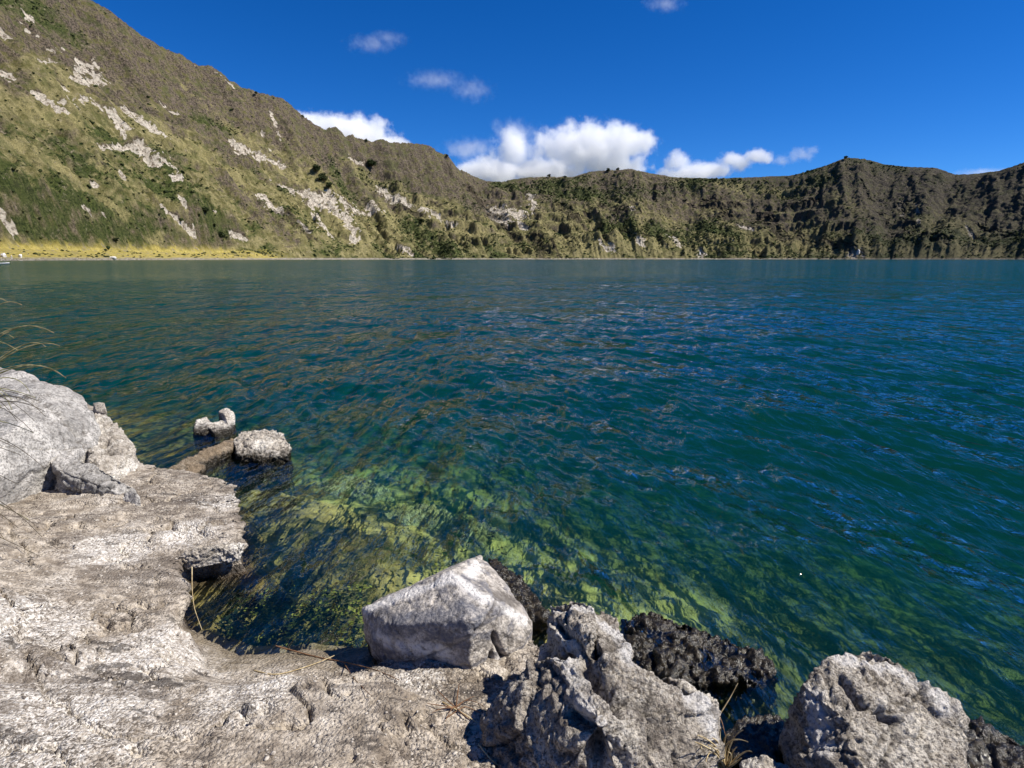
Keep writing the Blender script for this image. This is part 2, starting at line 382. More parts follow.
TREES = [(371,168,9,'dark bushy tree standing alone just below the left ridge, beside a smaller pale scar'),
 (317,172,8,'dark tree at the upper end of the row above the white cliff'),(324,180,8,'dark tree in the middle of the row above the white cliff'),(330,188,7,'dark tree at the lower end of the row above the white cliff'),
 (421,224,6,'round bush under the grey cliff on the left wall'),(366,141,4,'tiny lone tree on the left ridge beside the cloud'),
 (549,177,4.5,'leftmost small tree of the pair on the skyline under the big cloud'),(565,178,4,'rightmost small tree of the pair on the skyline under the big cloud'),
 (608,171,5,'low tree clump on the rim under the big cloud'),(618,170.5,4.5,'low tree at the right end of the rim clump under the big cloud'),
 (846,159,5,'tree on the highest point of the far rim'),(838,163,3.5,'small tree just left of the highest point of the far rim'),
 (222,238,8,'dark round bush by the yellow grass at the end of the bench'),(116,240,5,'dark bush at the upper edge of the yellow grass bench'),
 (447,156,3.5,'tiny tree on the shoulder where the left ridge drops'),(206,212,7,'green bush in the gully above the narrow white scar'),(256,94,4,'low tree on the dark crest of the left wall'),(303,117,3.5,'small tree on the left ridge where the cloud begins')]
for k, (a, b, hpx, lab) in enumerate(TREES):
    p = pick(a, b+1); h = hpx*p[1]/FPX*(.75 if k in (5, 6, 7, 8, 9, 10, 11, 14, 16, 17) else 1.0)
    o = bpy.data.objects.new('tree', None); COL.objects.link(o); o.location = p; o.scale = (h, h, h); o.rotation_euler = (0, 0, k*1.7)
    o['label'] = lab; o['category'] = 'tree'; o['group'] = 'trees on the crater walls'
    A, B = TM[k % 3]
    link('trunk', A, None, o); link('crown', B, None, o)

# ------------------------------------------------------------------ near shore and lakebed
SH = [(-900,420,.1),(-200,385,.1),(20,395,.1),(88,405,.1),(118,440,.1),(140,474,.1),(160,476,.12),(190,476,.16),(224,480,.2),(232,495,.22),(239,520,.22),(240,538,.22),(246,548,.2),(222,552,.2),(198,553,.2),(180,562,.2),
 (176,575,.2),(182,597,.12),(184,612,.08),(194,630,.0),(214,644,0),(240,655,0),(275,655,0),(320,652,0),(368,648,0),(430,640,0),(500,655,0),(550,690,0),(590,740,0),(620,800,0),(700,900,0),(900,1000,0),(1300,1100,0)]
SHP = np.array([at(*q)[:2] for q in SH]); SHP = np.concatenate([SHP, [[9, -1], [9, -9], [-30, -9], [-30, 8]]])
def poly_sdf(x, y, P):
    q = np.stack([x, y], 1); d = np.full(len(x), 1e9); ins = np.zeros(len(x), bool)
    for i in range(len(P)):
        A, B = P[i], P[(i+1) % len(P)]
        dd, _ = segdist(q, A, B); d = np.minimum(d, dd)
        c = ((A[1] > y) != (B[1] > y)) & (x < (B[0]-A[0])*(y-A[1])/(B[1]-A[1]+1e-12)+A[0])
        ins ^= c
    return np.where(ins, d, -d)
def spaced(a0, a, b, b0, fine, growth=1.06):
    mid = list(np.arange(a, b, fine)); out = []; st = fine; v = mid[-1]
    while v < b0: st *= growth; v += min(st, 6); out.append(v)
    lo_ = []; st = fine; v = a
    while v > a0: st *= growth; v -= min(st, 6); lo_.append(v)
    return np.array(lo_[::-1]+mid+out)
gx = spaced(-60, -3.6, 2.4, 60, .0125); gy = spaced(-12, 1.45, 6.2, 90, .0125)
GX, GY = np.meshgrid(gx, gy); x, y = GX.ravel(), GY.ravel()
wx = .05*fbm(x*3, y*3, 1.5, 3)+.035*fbm(x*11, y*11, 6.5, 3); wy = .05*fbm(x*3, y*3, 7.5, 3)+.035*fbm(x*11, y*11, 9.5, 3)
d = poly_sdf(x+wx, y+wy, SHP)
# where the edge is a soft beach rather than a ledge
beach = np.zeros(len(x))
for (a, b, rr) in ((275, 660, .60), (215, 640, .25), (335, 668, .45)):
    c = at(a, b, 0)[:2]; beach = np.maximum(beach, 1-sst(rr*.45, rr, np.hypot(x-c[0], y-c[1])))
wl = .07+.25*beach; 
zl = .20*sst(0, 1, d/wl)*(1-beach)+beach*np.clip(.01+.22*d, 0, .2)+.34*sst(.2, 3.2, d)*(.35+.65*sst(5.2, 3.4, y))
rocky = fbm(x*1.3, y*1.3+x*.6, .5, 5, .55)
ridg = fbm(x*.9+y*.5, y*2.4-x*.8, 2.5, 4, .5, True)
zl += sst(0, .5, d)*(.07*rocky+.055*(ridg-.4)*(1-beach))
crk = np.abs(fbm(x*1.6+.8*y, y*2.2, 9.1, 4)); zl -= .035*(1-sst(0, .035, crk))*sst(.02, .3, d)*(1-.7*beach)
lay = zl/.055+.9*fbm(x*1.2+y*.7, y*1.8-x*.5, 3.7, 4, .55); lf = lay-np.floor(lay)
zl += .055*(sst(.30, .62, lf)-lf)*.85*sst(.03, .25, d)*(1-beach)*sst(-.15, .2, fbm(x*.8, y*.8, 5.9, 2))
leftrise = .45*sst(-1.2, -4.2, x)*sst(-.5, 1.5, d)*sst(4.6, 2.6, y)
zl += leftrise
zl += .010*fbm(x*14, y*14, 3.3, 4, .6)*(1-.5*beach)+.004*fbm(x*50, y*50, 1, 2)
# terraces of the crusted rock
# lakebed
dw = -d
shelf = (.28*sst(0, .35, dw)*(1-beach)+beach*np.clip(.01+.32*dw, 0, .28))+.20*sst(.3, 2.4, dw)+.12*sst(.2, 1.6, dw)*sst(-.1, 1.2, x)
deep = sst(.8, 7.5, dw-1.5*sst(-2, -5, x)+.7*fbm(x*.5, y*.5, 4.4, 2)+.5*sst(.2, 1.8, x))
lump = fbm(x*1.7, y*1.7, 6.6, 5, .55)
zb = -shelf-np.minimum(.17*np.clip(dw-1.0, 0, 4)+.24*np.clip(dw-5, 0, 99), 11.)*(1+.15*fbm(x*.4, y*.4, 4.4, 2))+.12*lump*sst(.1, .6, dw)+.05*fbm(x*6, y*6, 8.8, 4)*sst(.05, .3, dw)
gw = np.zeros(len(x))
for (a, b, rr) in ((520, 535, 1.0), (580, 575, .9), (470, 500, .9), (640, 600, .7), (430, 470, .9)):
    c = at(a, b, -.7)[:2]; gw = np.maximum(gw, .5-.5*sst(rr*.1, rr*2.1, np.hypot(x-c[0], y-c[1])))
zb = np.where(zb < -.6, zb*(1-gw)+(-.66-.25*np.abs(lump)+.1*fbm(x*5, y*5, 8.8, 4))*gw, zb)
zg = np.where(d > 0, zl, zb)
zg = zg-(np.where(d > 0, 0, .012))
gp = np.stack([x, y, zg], 1)
# ledge overhang: the crust pushes out over the water
eps = .02
gxs = (poly_sdf(x+eps, y, SHP)-poly_sdf(x-eps, y, SHP))/(2*eps) if False else np.gradient(d.reshape(GX.shape), axis=1).ravel()/np.gradient(GX, axis=1).ravel()
gys = np.gradient(d.reshape(GX.shape), axis=0).ravel()/np.gradient(GY, axis=0).ravel()
oh = sst(.11, .19, zg)*(1-sst(.0, .30, d))*(1-beach)*(d > -.05)
gp[:, 0] -= gxs*oh*.09; gp[:, 1] -= gys*oh*.09
me = mesh_np('ground', gp, gridF(len(gy), len(gx)))
attr(me, 'dist', d); attr(me, 'beach', beach)
wetn = fbm(x*5, y*5, 2.2, 4)
attr(me, 'under', 1-sst(.015, .085, gp[:, 2]+.05*wetn*(1-beach)))
lime = np.zeros(len(x)); 
for (a, b, rr) in ((535, 552, .9), (600, 588, .8), (500, 520, .7), (560, 575, .9), (430, 500, .9), (380, 470, 1.0), (470, 520, .6), (600, 580, .5)):
    c = at(a, b, -.4)[:2]; lime = np.maximum(lime, 1-sst(rr*.1, rr*2.7, np.hypot(x-c[0], y-c[1])+.9*lump))
attr(me, 'lime', lime)
CR = []
for (a, b, rr, z_) in ((60, 700, .5, .4), (150, 640, .32, .3), (395, 655, .10, .1), (420, 690, .16, .15), (20, 600, .35, .5), (250, 700, .3, .2), (30, 740, .4, .4), (185, 530, .25, .22), (110, 540, .3, .3), (215, 500, .2, .22)):
    c = at(a, b, z_)[:2]; CR.append(1-sst(rr*.3, rr*1.3, np.hypot(x-c[0], (y-c[1])*.9)+.14*rocky))
attr(me, 'crust', np.max(CR, axis=0))

m = M('shore_rock')
P = m.pos()
v1 = m.vor(62); v2 = m.vor(27); v3 = m.vor(130)
nA = m.noise(2.2, 7, .65); nB = m.noise(9, 6, .7); nC = m.noise(60, 3, .7); nD = m.noise(28, 5, .75)
crust = m.attr('crust')
smoothz = m.mp(m.noise(1.1, 5, .6, dist=.8), .42, .56)
sand = m.mix(m.mp(nB, .38, .62), (.25, .205, .155), (.52, .45, .36))
white = m.mix(m.mp(nC, .36, .62), (.40, .35, .29), (.86, .82, .75))
pebc = m.mix(m.mp(m.n('ShaderNodeSeparateColor').outputs[0], 0, 1) if False else v1.outputs['Distance'], sand, sand)
sep = m.n('ShaderNodeSeparateColor'); m.l(v1.outputs['Color'], sep.inputs[0])
sep2 = m.n('ShaderNodeSeparateColor'); m.l(v3.outputs['Color'], sep2.inputs[0])
gr_ = m.math('ADD', m.math('MULTIPLY', m.mp(sep.outputs[0], .35, .75), .6), m.math('MULTIPLY', m.mp(sep2.outputs[0], .4, .8), .4))
crm = m.mp(m.math('ADD', crust, m.math('MULTIPLY', m.math('SUBTRACT', nB, .5), 2.2)), .1, .95)
crm = m.math('ADD', m.math('MULTIPLY', crm, .75), m.mp(nA, .50, .68, 0, .4))
crm = m.math('MULTIPLY', crm, m.mp(m.math('ADD', gr_, m.math('MULTIPLY', smoothz, .3)), .10, .65, .35, 1.))
col = m.mix(crm, sand, white)
col = m.mix(m.math('MULTIPLY', m.mp(gr_, .30, .02, 0, .8), m.math('SUBTRACT', 1., m.math('MULTIPLY', smoothz, .7))), col, (.062, .048, .036))
col = m.mix(m.mp(nD, .55, .66, 0, .55), col, (.09, .072, .055))
stv = m.n('ShaderNodeMapping'); m.l(P, stv.inputs[0]); stv.inputs['Rotation'].default_value = (0, 0, .5); stv.inputs['Scale'].default_value = (.8, 2.6, 4)
col = m.mix(m.mp(m.noise(1.5, 9, .72, stv.outputs[0], .8), .50, .62, 0, .72), col, (.125, .100, .078))
col = m.mix(m.mp(m.noise(2.6, 7, .72, stv.outputs[0], .3), .57, .63, 0, .75), col, (.05, .042, .036))
# dark stain right above the waterline and soft mud on the little beach
zq = m.z()
mud = m.mix(m.mp(nC, .4, .6), (.13, .10, .06), (.22, .18, .12))
bmask = m.math('MULTIPLY', m.mp(m.attr('beach'), .1, .7, 0, .85), m.mp(m.math('ADD', zq, m.math('MULTIPLY', nB, .08)), .13, .055))
col = m.mix(bmask, col, mud)
stain = m.math('MULTIPLY', m.attr('under'), m.mp(m.attr('beach'), .5, .25))
col = m.mix(stain, col, m.mix(m.mp(nD, .4, .6), (.018, .013, .008), (.07, .05, .028)))
# lakebed colours
alg = m.mix(m.mp(m.noise(4.5, 8, .75, dist=.5), .44, .60), (.012, .015, .006), (.26, .20, .06))
alg = m.mix(m.mp(m.noise(14, 5, .7), .52, .64, 0, .8), alg, (.010, .016, .006))
lim = m.mix(m.mp(m.noise(1.8, 8, .70, dist=.5), .42, .60), (.040, .032, .012), (.80, .56, .20))
alg = m.mix(m.mp(m.attr('lime'), .05, .95), alg, lim)
under = m.mp(zq, .0, -.07)
shal = m.math('MULTIPLY', m.mp(m.attr('beach'), .3, .8), m.mp(zq, -.16, -.04))
alg = m.mix(shal, alg, m.mix(m.mp(nB, .4, .6), (.12, .095, .045), (.30, .25, .15)))
col = m.mix(under, col, alg)
bh = m.math('ADD', m.math('MULTIPLY', v1.outputs['Distance'], -1.1), m.math('MULTIPLY', nC, .6))
bh = m.math('ADD', bh, m.math('MULTIPLY', nD, 1.6)); bh = m.math('ADD', bh, m.math('MULTIPLY', v3.outputs['Distance'], -.4))
GROUND = m.pbr(col, m.mp(stain, 0, 1, .92, .35), m.bump(bh, .85, .012), .3)
link('ground', me, GROUND, kind='structure')
# the deep bed under the rest of the lake
m = M('lake_mud'); MUD = m.pbr(m.mix(m.mp(m.noise(.1, 4), .3, .7), (.05, .06, .03), (.09, .09, .05)), .95)
n_ = 96; an = np.linspace(0, 2*math.pi, n_, endpoint=False); rr_ = np.array([1., 300, 600, 900, RL+60])
V = np.concatenate([np.stack([CC[0]+q*np.cos(an), CC[1]+q*np.sin(an), np.full(n_, -11.6)], 1) for q in rr_])
F = np.array([[i*n_+k, i*n_+(k+1) % n_, (i+1)*n_+(k+1) % n_, (i+1)*n_+k] for i in range(len(rr_)-1) for k in range(n_)])
link('lakebed', mesh_np('lakebed', V, F), MUD, kind='structure')
V = np.array([[a*9000, b*9000, -24.] for a, b in ((-1, -1), (1, -1), (1, 1), (-1, 1))])
m = M('outer_land'); link('terrain', mesh_np('terrain', V, np.array([[0, 1, 2, 3]])), m.pbr(m.mix(m.noise(.01), (.05, .06, .02), (.12, .1, .05)), .95), kind='structure')

# ------------------------------------------------------------------ water
na = 860; az = np.radians(np.linspace(-102, 102, na))
rw = np.concatenate([np.geomspace(1.0, 90, 1150), np.geomspace(91, 2700, 90)])
RW, AZ = np.meshgrid(rw, az, indexing='ij')
xw, yw = (RW*np.sin(AZ)).ravel(), (RW*np.cos(AZ)).ravel()
rad = RW.ravel(); zw = np.zeros(len(xw)); g = np.random.default_rng(11)
gust = .75+.5*fbm(xw/7, yw/7, 2.7, 3)
calm = .08+.92*sst(.1, 2.2, -poly_sdf(xw, yw, SHP)); calm = np.where(rad > 12, 1, calm)
wxx = xw+.10*fbm(xw*.8, yw*.8, .2, 2); wyy = yw+.10*fbm(xw*.8, yw*.8, 5.2, 2)
for lam, n, st, sprd, c0 in ((1.5, 6, .020, .40, .40), (.75, 10, .034, .40, .42), (.38, 14, .062, .28, .44), (.24, 16, .074, .30, .46), (.14, 16, .045, .45, .5)):
    fade = 1-sst(lam*50, min(lam*130, 85), rad); idx = np.where(fade > 0)[0]
    for k in range(n):
        L = lam*g.uniform(.72, 1.35); a = c0+g.normal(0, sprd); ph = g.uniform(0, 6.28)
        q = 2*math.pi/L; amp_ = st*L/(2*math.pi)*math.sqrt(2/n)*2.7
        p = q*(wxx[idx]*math.cos(a)+wyy[idx]*math.sin(a))+ph
        sn = np.sin(p); zw[idx] += amp_*fade[idx]*(sn+.22*np.cos(2*p))
zw *= gust*calm
me = mesh_np('water', np.stack([xw, yw, zw], 1), gridF(len(rw), na))
if normals(me)[:, 2].mean() < 0: me.flip_normals()
m = M('lake_water')
Pm = m.pos()
def wv(sx, sy, rot, sc, det):
    q = m.n('ShaderNodeMapping'); m.l(Pm, q.inputs[0]); q.inputs['Rotation'].default_value = (0, 0, rot); q.inputs['Scale'].default_value = (sx, sy, 1)
    return m.noise(sc, det, .6, q.outputs[0])
# choppy ripples, elongated along the crests, at several sizes
h1 = wv(1, .28, -.45, 15, 3); h2 = wv(1, .32, -.38, 5.5, 3); h3 = wv(1, .4, -.6, 1.8, 2); h4 = wv(1, .5, -.3, .45, 4); h5 = wv(1, .6, -.2, .09, 4)
b1 = m.bump(h5, 1., 3.2); b1 = m.bump(h4, 1., .5, b1); b1 = m.bump(h3, 1., .20, b1); b1 = m.bump(h2, 1., .085, b1); b1 = m.bump(h1, 1., .015, b1)
fr = m.n('ShaderNodeFresnel'); fr.inputs['IOR'].default_value = 1.48; m.l(b1, fr.inputs['Normal'])
gl = m.n('ShaderNodeBsdfGlossy'); lg = m.n('ShaderNodeVectorMath', operation='LENGTH'); m.l(Pm, lg.inputs[0])
# open water is more wind-ruffled than the sheltered water by this shore
m.l(m.mp(lg.outputs['Value'], 15, 200, .06, .09), gl.inputs['Roughness']); m.l(b1, gl.inputs['Normal'])
tr = m.n('ShaderNodeBsdfTransparent')
mx = m.n('ShaderNodeMixShader'); m.l(m.mp(fr.outputs[0], 0, 1, 0, .95, False), mx.inputs[0]); m.l(tr.outputs[0], mx.inputs[1]); m.l(gl.outputs[0], mx.inputs[2])
m.l(mx.outputs[0], m.out.inputs[0])
va = m.n('ShaderNodeVolumeAbsorption'); va.inputs['Color'].default_value = (.36, .72, .56, 1); va.inputs['Density'].default_value = .80
vs = m.n('ShaderNodeVolumeScatter'); vs.inputs['Color'].default_value = (.06, .80, 1., 1); vs.inputs['Density'].default_value = .050; vs.inputs['Anisotropy'].default_value = 0
ad = m.n('ShaderNodeAddShader'); m.l(va.outputs[0], ad.inputs[0]); m.l(vs.outputs[0], ad.inputs[1]); m.l(ad.outputs[0], m.out.inputs[1])
m.m.cycles.homogeneous_volume = True
link('water', me, m.m, kind='structure')

# ------------------------------------------------------------------ boulders
DG = bpy.context.evaluated_depsgraph_get
def hull_mesh(groups, voxel, sm=4):
    bm = bmesh.new()
    for pts in groups:
        b2 = bmesh.new(); vs_ = [b2.verts.new(p) for p in pts]
        res = bmesh.ops.convex_hull(b2, input=vs_)
        junk = list({e for e in res['geom_interior']+res['geom_unused'] if isinstance(e, bmesh.types.BMVert)})
        if junk: bmesh.ops.delete(b2, geom=junk, context='VERTS')
        bmesh.ops.recalc_face_normals(b2, faces=b2.faces)
        t = bpy.data.meshes.new('t'); b2.to_mesh(t); b2.free(); bm.from_mesh(t); bpy.data.meshes.remove(t)
    t = bpy.data.meshes.new('t'); bm.to_mesh(t); bm.free()
    o = bpy.data.objects.new('t', t); COL.objects.link(o)
    q = o.modifiers.new('r', 'REMESH'); q.mode = 'VOXEL'; q.voxel_size = voxel
    q = o.modifiers.new('s', 'SMOOTH'); q.iterations = sm; q.factor = .6
    dg = DG(); dg.update(); me = bpy.data.meshes.new_from_object(o.evaluated_get(dg))
    bpy.data.objects.remove(o); return me
def on_rock(P, a, b):
    if a > 5000: return np.array([a-10000, b, 0])
    u_, v_ = project(P); dd = np.hypot(u_-a, v_-b); c_ = np.where(dd < dd.min()+4)[0]
    return P[c_[np.argmin(np.linalg.norm(P[c_]-[0, 0, CH], axis=1))]]
def rock(name, groups, mat, label, cat, voxel=.012, amps=(.05, .02, .008), freq=3., pits=.0, grooves=(), group=None, seed=0, blocky=.0, ridge=0., white=(), blue=(), crack=None):
    me = hull_mesh([[tuple(p) for p in gq] for gq in groups], voxel)
    P = co(me); N = normals(me); s = seed*3.17
    w1 = fbm(P[:, 0]*freq*.6+s, P[:, 1]*freq*.6, P[:, 2]*freq*.6, 2)
    q = P+.08*w1[:, None]
    dsp = amps[0]*fbm(q[:, 0]*freq+s, q[:, 1]*freq, q[:, 2]*freq, 3)
    dsp += amps[1]*.55*(fbm(q[:, 0]*freq*3+s, q[:, 1]*freq*3, q[:, 2]*freq*3, 4, .6, True)-.4)
    dsp -= amps[1]*.6*(fbm(q[:, 0]*freq*4+s+9, q[:, 1]*freq*4, q[:, 2]*freq*2.2, 5, .65, True)-.4)
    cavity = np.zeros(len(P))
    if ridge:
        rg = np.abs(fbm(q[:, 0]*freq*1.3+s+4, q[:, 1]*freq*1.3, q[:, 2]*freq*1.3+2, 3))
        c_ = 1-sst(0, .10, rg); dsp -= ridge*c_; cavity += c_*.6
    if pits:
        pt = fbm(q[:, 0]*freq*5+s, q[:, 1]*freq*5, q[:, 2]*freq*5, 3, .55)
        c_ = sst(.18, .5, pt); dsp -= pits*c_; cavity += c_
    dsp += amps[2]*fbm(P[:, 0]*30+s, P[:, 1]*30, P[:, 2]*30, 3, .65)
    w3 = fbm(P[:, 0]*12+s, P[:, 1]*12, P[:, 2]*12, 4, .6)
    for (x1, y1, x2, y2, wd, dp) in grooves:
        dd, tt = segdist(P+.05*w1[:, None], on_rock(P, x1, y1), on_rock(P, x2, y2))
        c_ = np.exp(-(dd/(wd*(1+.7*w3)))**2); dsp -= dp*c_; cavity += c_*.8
    wm_, bm2 = np.zeros(len(P)), np.zeros(len(P))
    for lst, tgt in ((white, wm_), (blue, bm2)):
        for (x1, y1, x2, y2, wd) in lst:
            dd, tt = segdist(P, on_rock(P, x1, y1), on_rock(P, x2, y2))
            np.maximum(tgt, 1-sst(.3, 1.2, dd/wd+.9*w3), out=tgt)
    if crack:
        gg = np.random.default_rng(seed+400); lo_, hi_ = P.min(0), P.max(0); w5 = fbm(P[:, 0]*7+s, P[:, 1]*7, P[:, 2]*7, 3)
        for ns, cd, cw in ((crack[0], crack[1], .014), (crack[0]*5, crack[1]*.45, .008)):
            sd2 = gg.uniform(lo_, hi_, (ns, 3)); off = gg.normal(0, cd*.45, ns); Pw = (P+.05*w1[:, None]+.02*w5[:, None])*[1, 1, 1.5]
            D2 = np.stack([np.linalg.norm(Pw-q_*[1, 1, 1.5], axis=1) for q_ in sd2], 1)
            ordr = np.argpartition(D2, 1, axis=1)[:, :2]; da = np.take_along_axis(D2, ordr, 1); swap = da[:, 0] > da[:, 1]
            near_ = np.where(swap, ordr[:, 1], ordr[:, 0]); gap = np.abs(da[:, 1]-da[:, 0])
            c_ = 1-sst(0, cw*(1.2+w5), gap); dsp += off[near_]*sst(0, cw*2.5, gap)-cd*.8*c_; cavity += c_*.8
    if blocky:
        k = .14; cc_ = np.floor((P+.05*w1[:, None])/k); 
        dsp += blocky*perlin(cc_[:, 0]*.73+s, cc_[:, 1]*.61, cc_[:, 2]*.83)
    setco(me, P+N*dsp[:, None])
    me.polygons.foreach_set('use_smooth', np.full(len(me.polygons), True))
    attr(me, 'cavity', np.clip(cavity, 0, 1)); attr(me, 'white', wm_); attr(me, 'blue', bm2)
    kw = dict(label=label, category=cat)
    if group: kw['group'] = group
    P2 = co(me); c = P2.mean(0); c[2] = P2[:, 2].min(); setco(me, P2-c)
    o = link(name, me, mat, **kw); o.location = c
    return o
def rock_mat(name, lo1, hi1, pale_c, pale_amt=.5, wet=.07, grain=70, bumpd=.010, dirty=.5, streak=None, bstr=.9):
    m = M(name); P = m.pos()
    a = m.noise(3.5, 7, .68); b = m.noise(16, 6, .75); c = m.noise(grain, 4, .75); v = m.vor(grain*.8)
    col = m.mix(m.mp(b, .34, .66), lo1, hi1)
    col = m.mix(m.mp(m.math('ADD', m.math('MULTIPLY', a, .6), m.math('MULTIPLY', c, .4)), .47, .60, 0, pale_amt), col, pale_c)
    col = m.mix(m.mp(c, .50, .36, 0, dirty), col, (.04, .033, .028))
    col = m.mix(m.mp(m.noise(7, 7, .75, dist=.7), .55, .66, 0, dirty), col, (.075, .062, .05))
    if streak: col = m.mix(m.mp(m.noise(5, 5, .6, m.scale(P, (1, 1, 3)), 1.), .50, .62, 0, .8), col, streak)
    col = m.mix(m.math('MULTIPLY', m.attr('blue'), m.mp(c, .3, .6, .95, .55)), col, (.115, .12, .145))
    col = m.mix(m.math('MULTIPLY', m.attr('white'), m.mp(c, .36, .5, .35, .95)), col, (.74, .70, .65))
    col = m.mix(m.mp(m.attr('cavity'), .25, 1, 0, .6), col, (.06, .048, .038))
    st = m.mp(m.math('ADD', m.z(), m.math('MULTIPLY', m.math('SUBTRACT', b, .5), .16)), wet+.05, wet-.02)
    col = m.mix(st, col, m.mix(m.mp(c, .4, .6), (.008, .007, .005), (.045, .035, .02)))
    und = m.mp(m.z(), -.02 if wet > -1 else -9, -.12 if wet > -1 else -10)
    col = m.mix(und, col, m.mix(m.mp(b, .42, .6), (.015, .02, .006), (.12, .12, .03)))
    h = m.math('ADD', m.math('MULTIPLY', b, 1.8), m.math('ADD', c, m.math('MULTIPLY', v.outputs['Distance'], -.7)))
    return m.pbr(col, m.mp(st, 0, 1, .9, .22), m.bump(h, bstr, bumpd), .4)
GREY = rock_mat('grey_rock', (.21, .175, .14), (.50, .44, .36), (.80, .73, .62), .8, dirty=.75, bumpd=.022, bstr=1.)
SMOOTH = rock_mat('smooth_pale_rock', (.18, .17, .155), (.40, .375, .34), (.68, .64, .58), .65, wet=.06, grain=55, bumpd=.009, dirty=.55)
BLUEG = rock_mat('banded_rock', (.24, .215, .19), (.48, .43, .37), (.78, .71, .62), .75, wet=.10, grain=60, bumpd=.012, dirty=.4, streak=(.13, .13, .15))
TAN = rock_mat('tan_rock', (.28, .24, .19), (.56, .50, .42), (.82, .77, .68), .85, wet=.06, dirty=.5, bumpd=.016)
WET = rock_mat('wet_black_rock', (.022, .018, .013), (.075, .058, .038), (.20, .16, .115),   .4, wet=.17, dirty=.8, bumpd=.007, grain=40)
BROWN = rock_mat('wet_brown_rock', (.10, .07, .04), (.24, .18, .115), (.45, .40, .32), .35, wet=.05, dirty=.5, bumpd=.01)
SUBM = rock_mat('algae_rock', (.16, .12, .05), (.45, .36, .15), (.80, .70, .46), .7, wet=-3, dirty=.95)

def drop(pts, zb=-.3, shrink=.97):
    """top points in pixels (px, py, z) plus the same ring let down to the bed"""
    T = [at(*p) for p in pts]; c = np.mean(T, axis=0)
    return T+[np.array([c[0]+(p[0]-c[0])*shrink, c[1]+(p[1]-c[1])*shrink, zb]) for p in T]

rock('boulder', [drop([(363,608,.30),(372,640,.22),(380,655,.10),(430,578,.50),(452,571,.56),(466,562,.47),(481,554,.38),(500,580,.40),(520,600,.36),(534,622,.28),(525,640,.25),(495,602,.50),
  (505,675,.10),(470,620,.50),(440,645,.30),(395,625,.38)], -.35)], BLUEG, 'pale angular boulder with a grey-blue face, at the water edge left of the rugged boulder', 'boulder',
  .011, (.012, .008, .004), 3.2, .004, [(484,602,496,668,.012,.05), (496,640,508,668,.01,.04)], seed=1, ridge=.008,
  white=[(366,607,452,575,.05),(452,576,484,596,.045),(484,596,530,620,.05),(376,640,440,655,.05),(481,560,470,572,.05),(440,655,500,668,.04)], blue=[(388,620,462,612,.075),(462,600,480,625,.06)], crack=(5, .014))
rock('boulder', [drop([(548,602,.62),(570,595,.66),(598,603,.66),(592,640,.66),(560,640,.60),(545,625,.58)], .1, .9),
  drop([(598,606,.62),(618,614,.60),(626,634,.60),(634,656,.60),(600,660,.62)], .1),
  drop([(545,650,.58),(528,662,.50),(512,692,.40),(490,722,.28),(500,768,.22),(530,830,.10),(640,840,.15),(700,800,.20),(720,745,.28),(712,708,.40),(682,692,.46),(652,676,.52),(630,660,.58),(590,670,.62),(600,720,.60)], -.3, 1.0)],
  GREY, 'largest rugged grey boulder with a knobbed peak and dark cleft, bottom of the view', 'boulder', .009, (.05, .036, .016), 3.0, .012,
  [(584,648,600,670,.030,.10),(600,668,622,692,.034,.13),(560,712,578,722,.022,.07),(590,735,598,768,.035,.10),(552,618,570,640,.018,.05),(650,700,662,740,.025,.05),(618,690,626,705,.02,.05)], seed=2, ridge=.016, white=[(550,603,598,602,.05),(598,604,626,630,.05),(626,632,636,655,.05),(555,640,600,735,.06),(700,695,714,728,.06)], crack=(9, .028))
rock('boulder', [drop([(785,695,.30),(800,682,.40),(836,652,.46),(852,654,.46),(868,645,.47),(888,650,.46),(908,666,.44),(930,686,.40),(955,702,.34),(965,718,.26),(962,765,.20),(975,820,.1),(880,860,.1),(805,820,.1),(798,768,.22),(850,720,.44)], -.35, 1.0)],
  GREY, 'rugged crusted boulder at the lower right corner with wet rock on both sides', 'boulder', .009, (.05, .034, .016), 3.2, .014,
  [(838,670,866,690,.020,.06),(866,690,900,712,.026,.08),(886,664,925,690,.014,.04),(905,720,890,768,.02,.03),(850,655,870,672,.012,.03)], seed=3, ridge=.014, white=[(805,690,815,740,.06),(845,655,880,655,.05),(880,650,950,705,.05)], crack=(9, .026))
rock('boulder', [drop([(622,616,.01),(648,610,.03),(700,626,.03),(742,642,.03),(768,658,.02),(780,674,.0),(750,692,-.02),(700,690,-.02),(650,676,-.02),(630,650,.0)], -.4),
   drop([(655,652,.04),(700,662,.08),(745,676,.07),(760,682,.03),(700,686,.02),(660,674,.02)], -.3)],
  WET, 'low black wet rock awash beyond the grey boulder', 'rock', .010, (.075, .06, .009), 3.4, .02, crack=(9, .03), white=[(672,655,700,660,.02),(705,662,765,680,.03)], seed=4, ridge=.02)
rock('boulder', [drop([(950,722,.06),(975,718,.10),(1010,735,.10),(1060,760,.10),(1080,830,.1),(960,830,.1),(950,768,.1)], -.4)],
  WET, 'wet brown rock awash in the lower right corner', 'rock', .011, (.06, .05, .009), 4., .02, crack=(6, .025), seed=5)
rock('boulder', [drop([(488,556,.05),(520,574,.06),(543,602,.09),(548,618,.08),(525,622,.05),(500,595,.08)], -.4)],
  WET, 'wedge of wet black rock behind the pale angular boulder', 'rock', .010, (.04, .04, .009), 5., .02, crack=(5, .02), seed=6)
rock('stone', [drop([(655,678,.30),(662,674,.34),(690,688,.34),(716,700,.30),(720,712,.22),(712,735,.18),(690,720,.2)], -.1)],
  TAN, 'cream knobbly stone tucked against the right side of the largest boulder', 'rock', .007, (.03, .03, .01), 8., .012, seed=7)
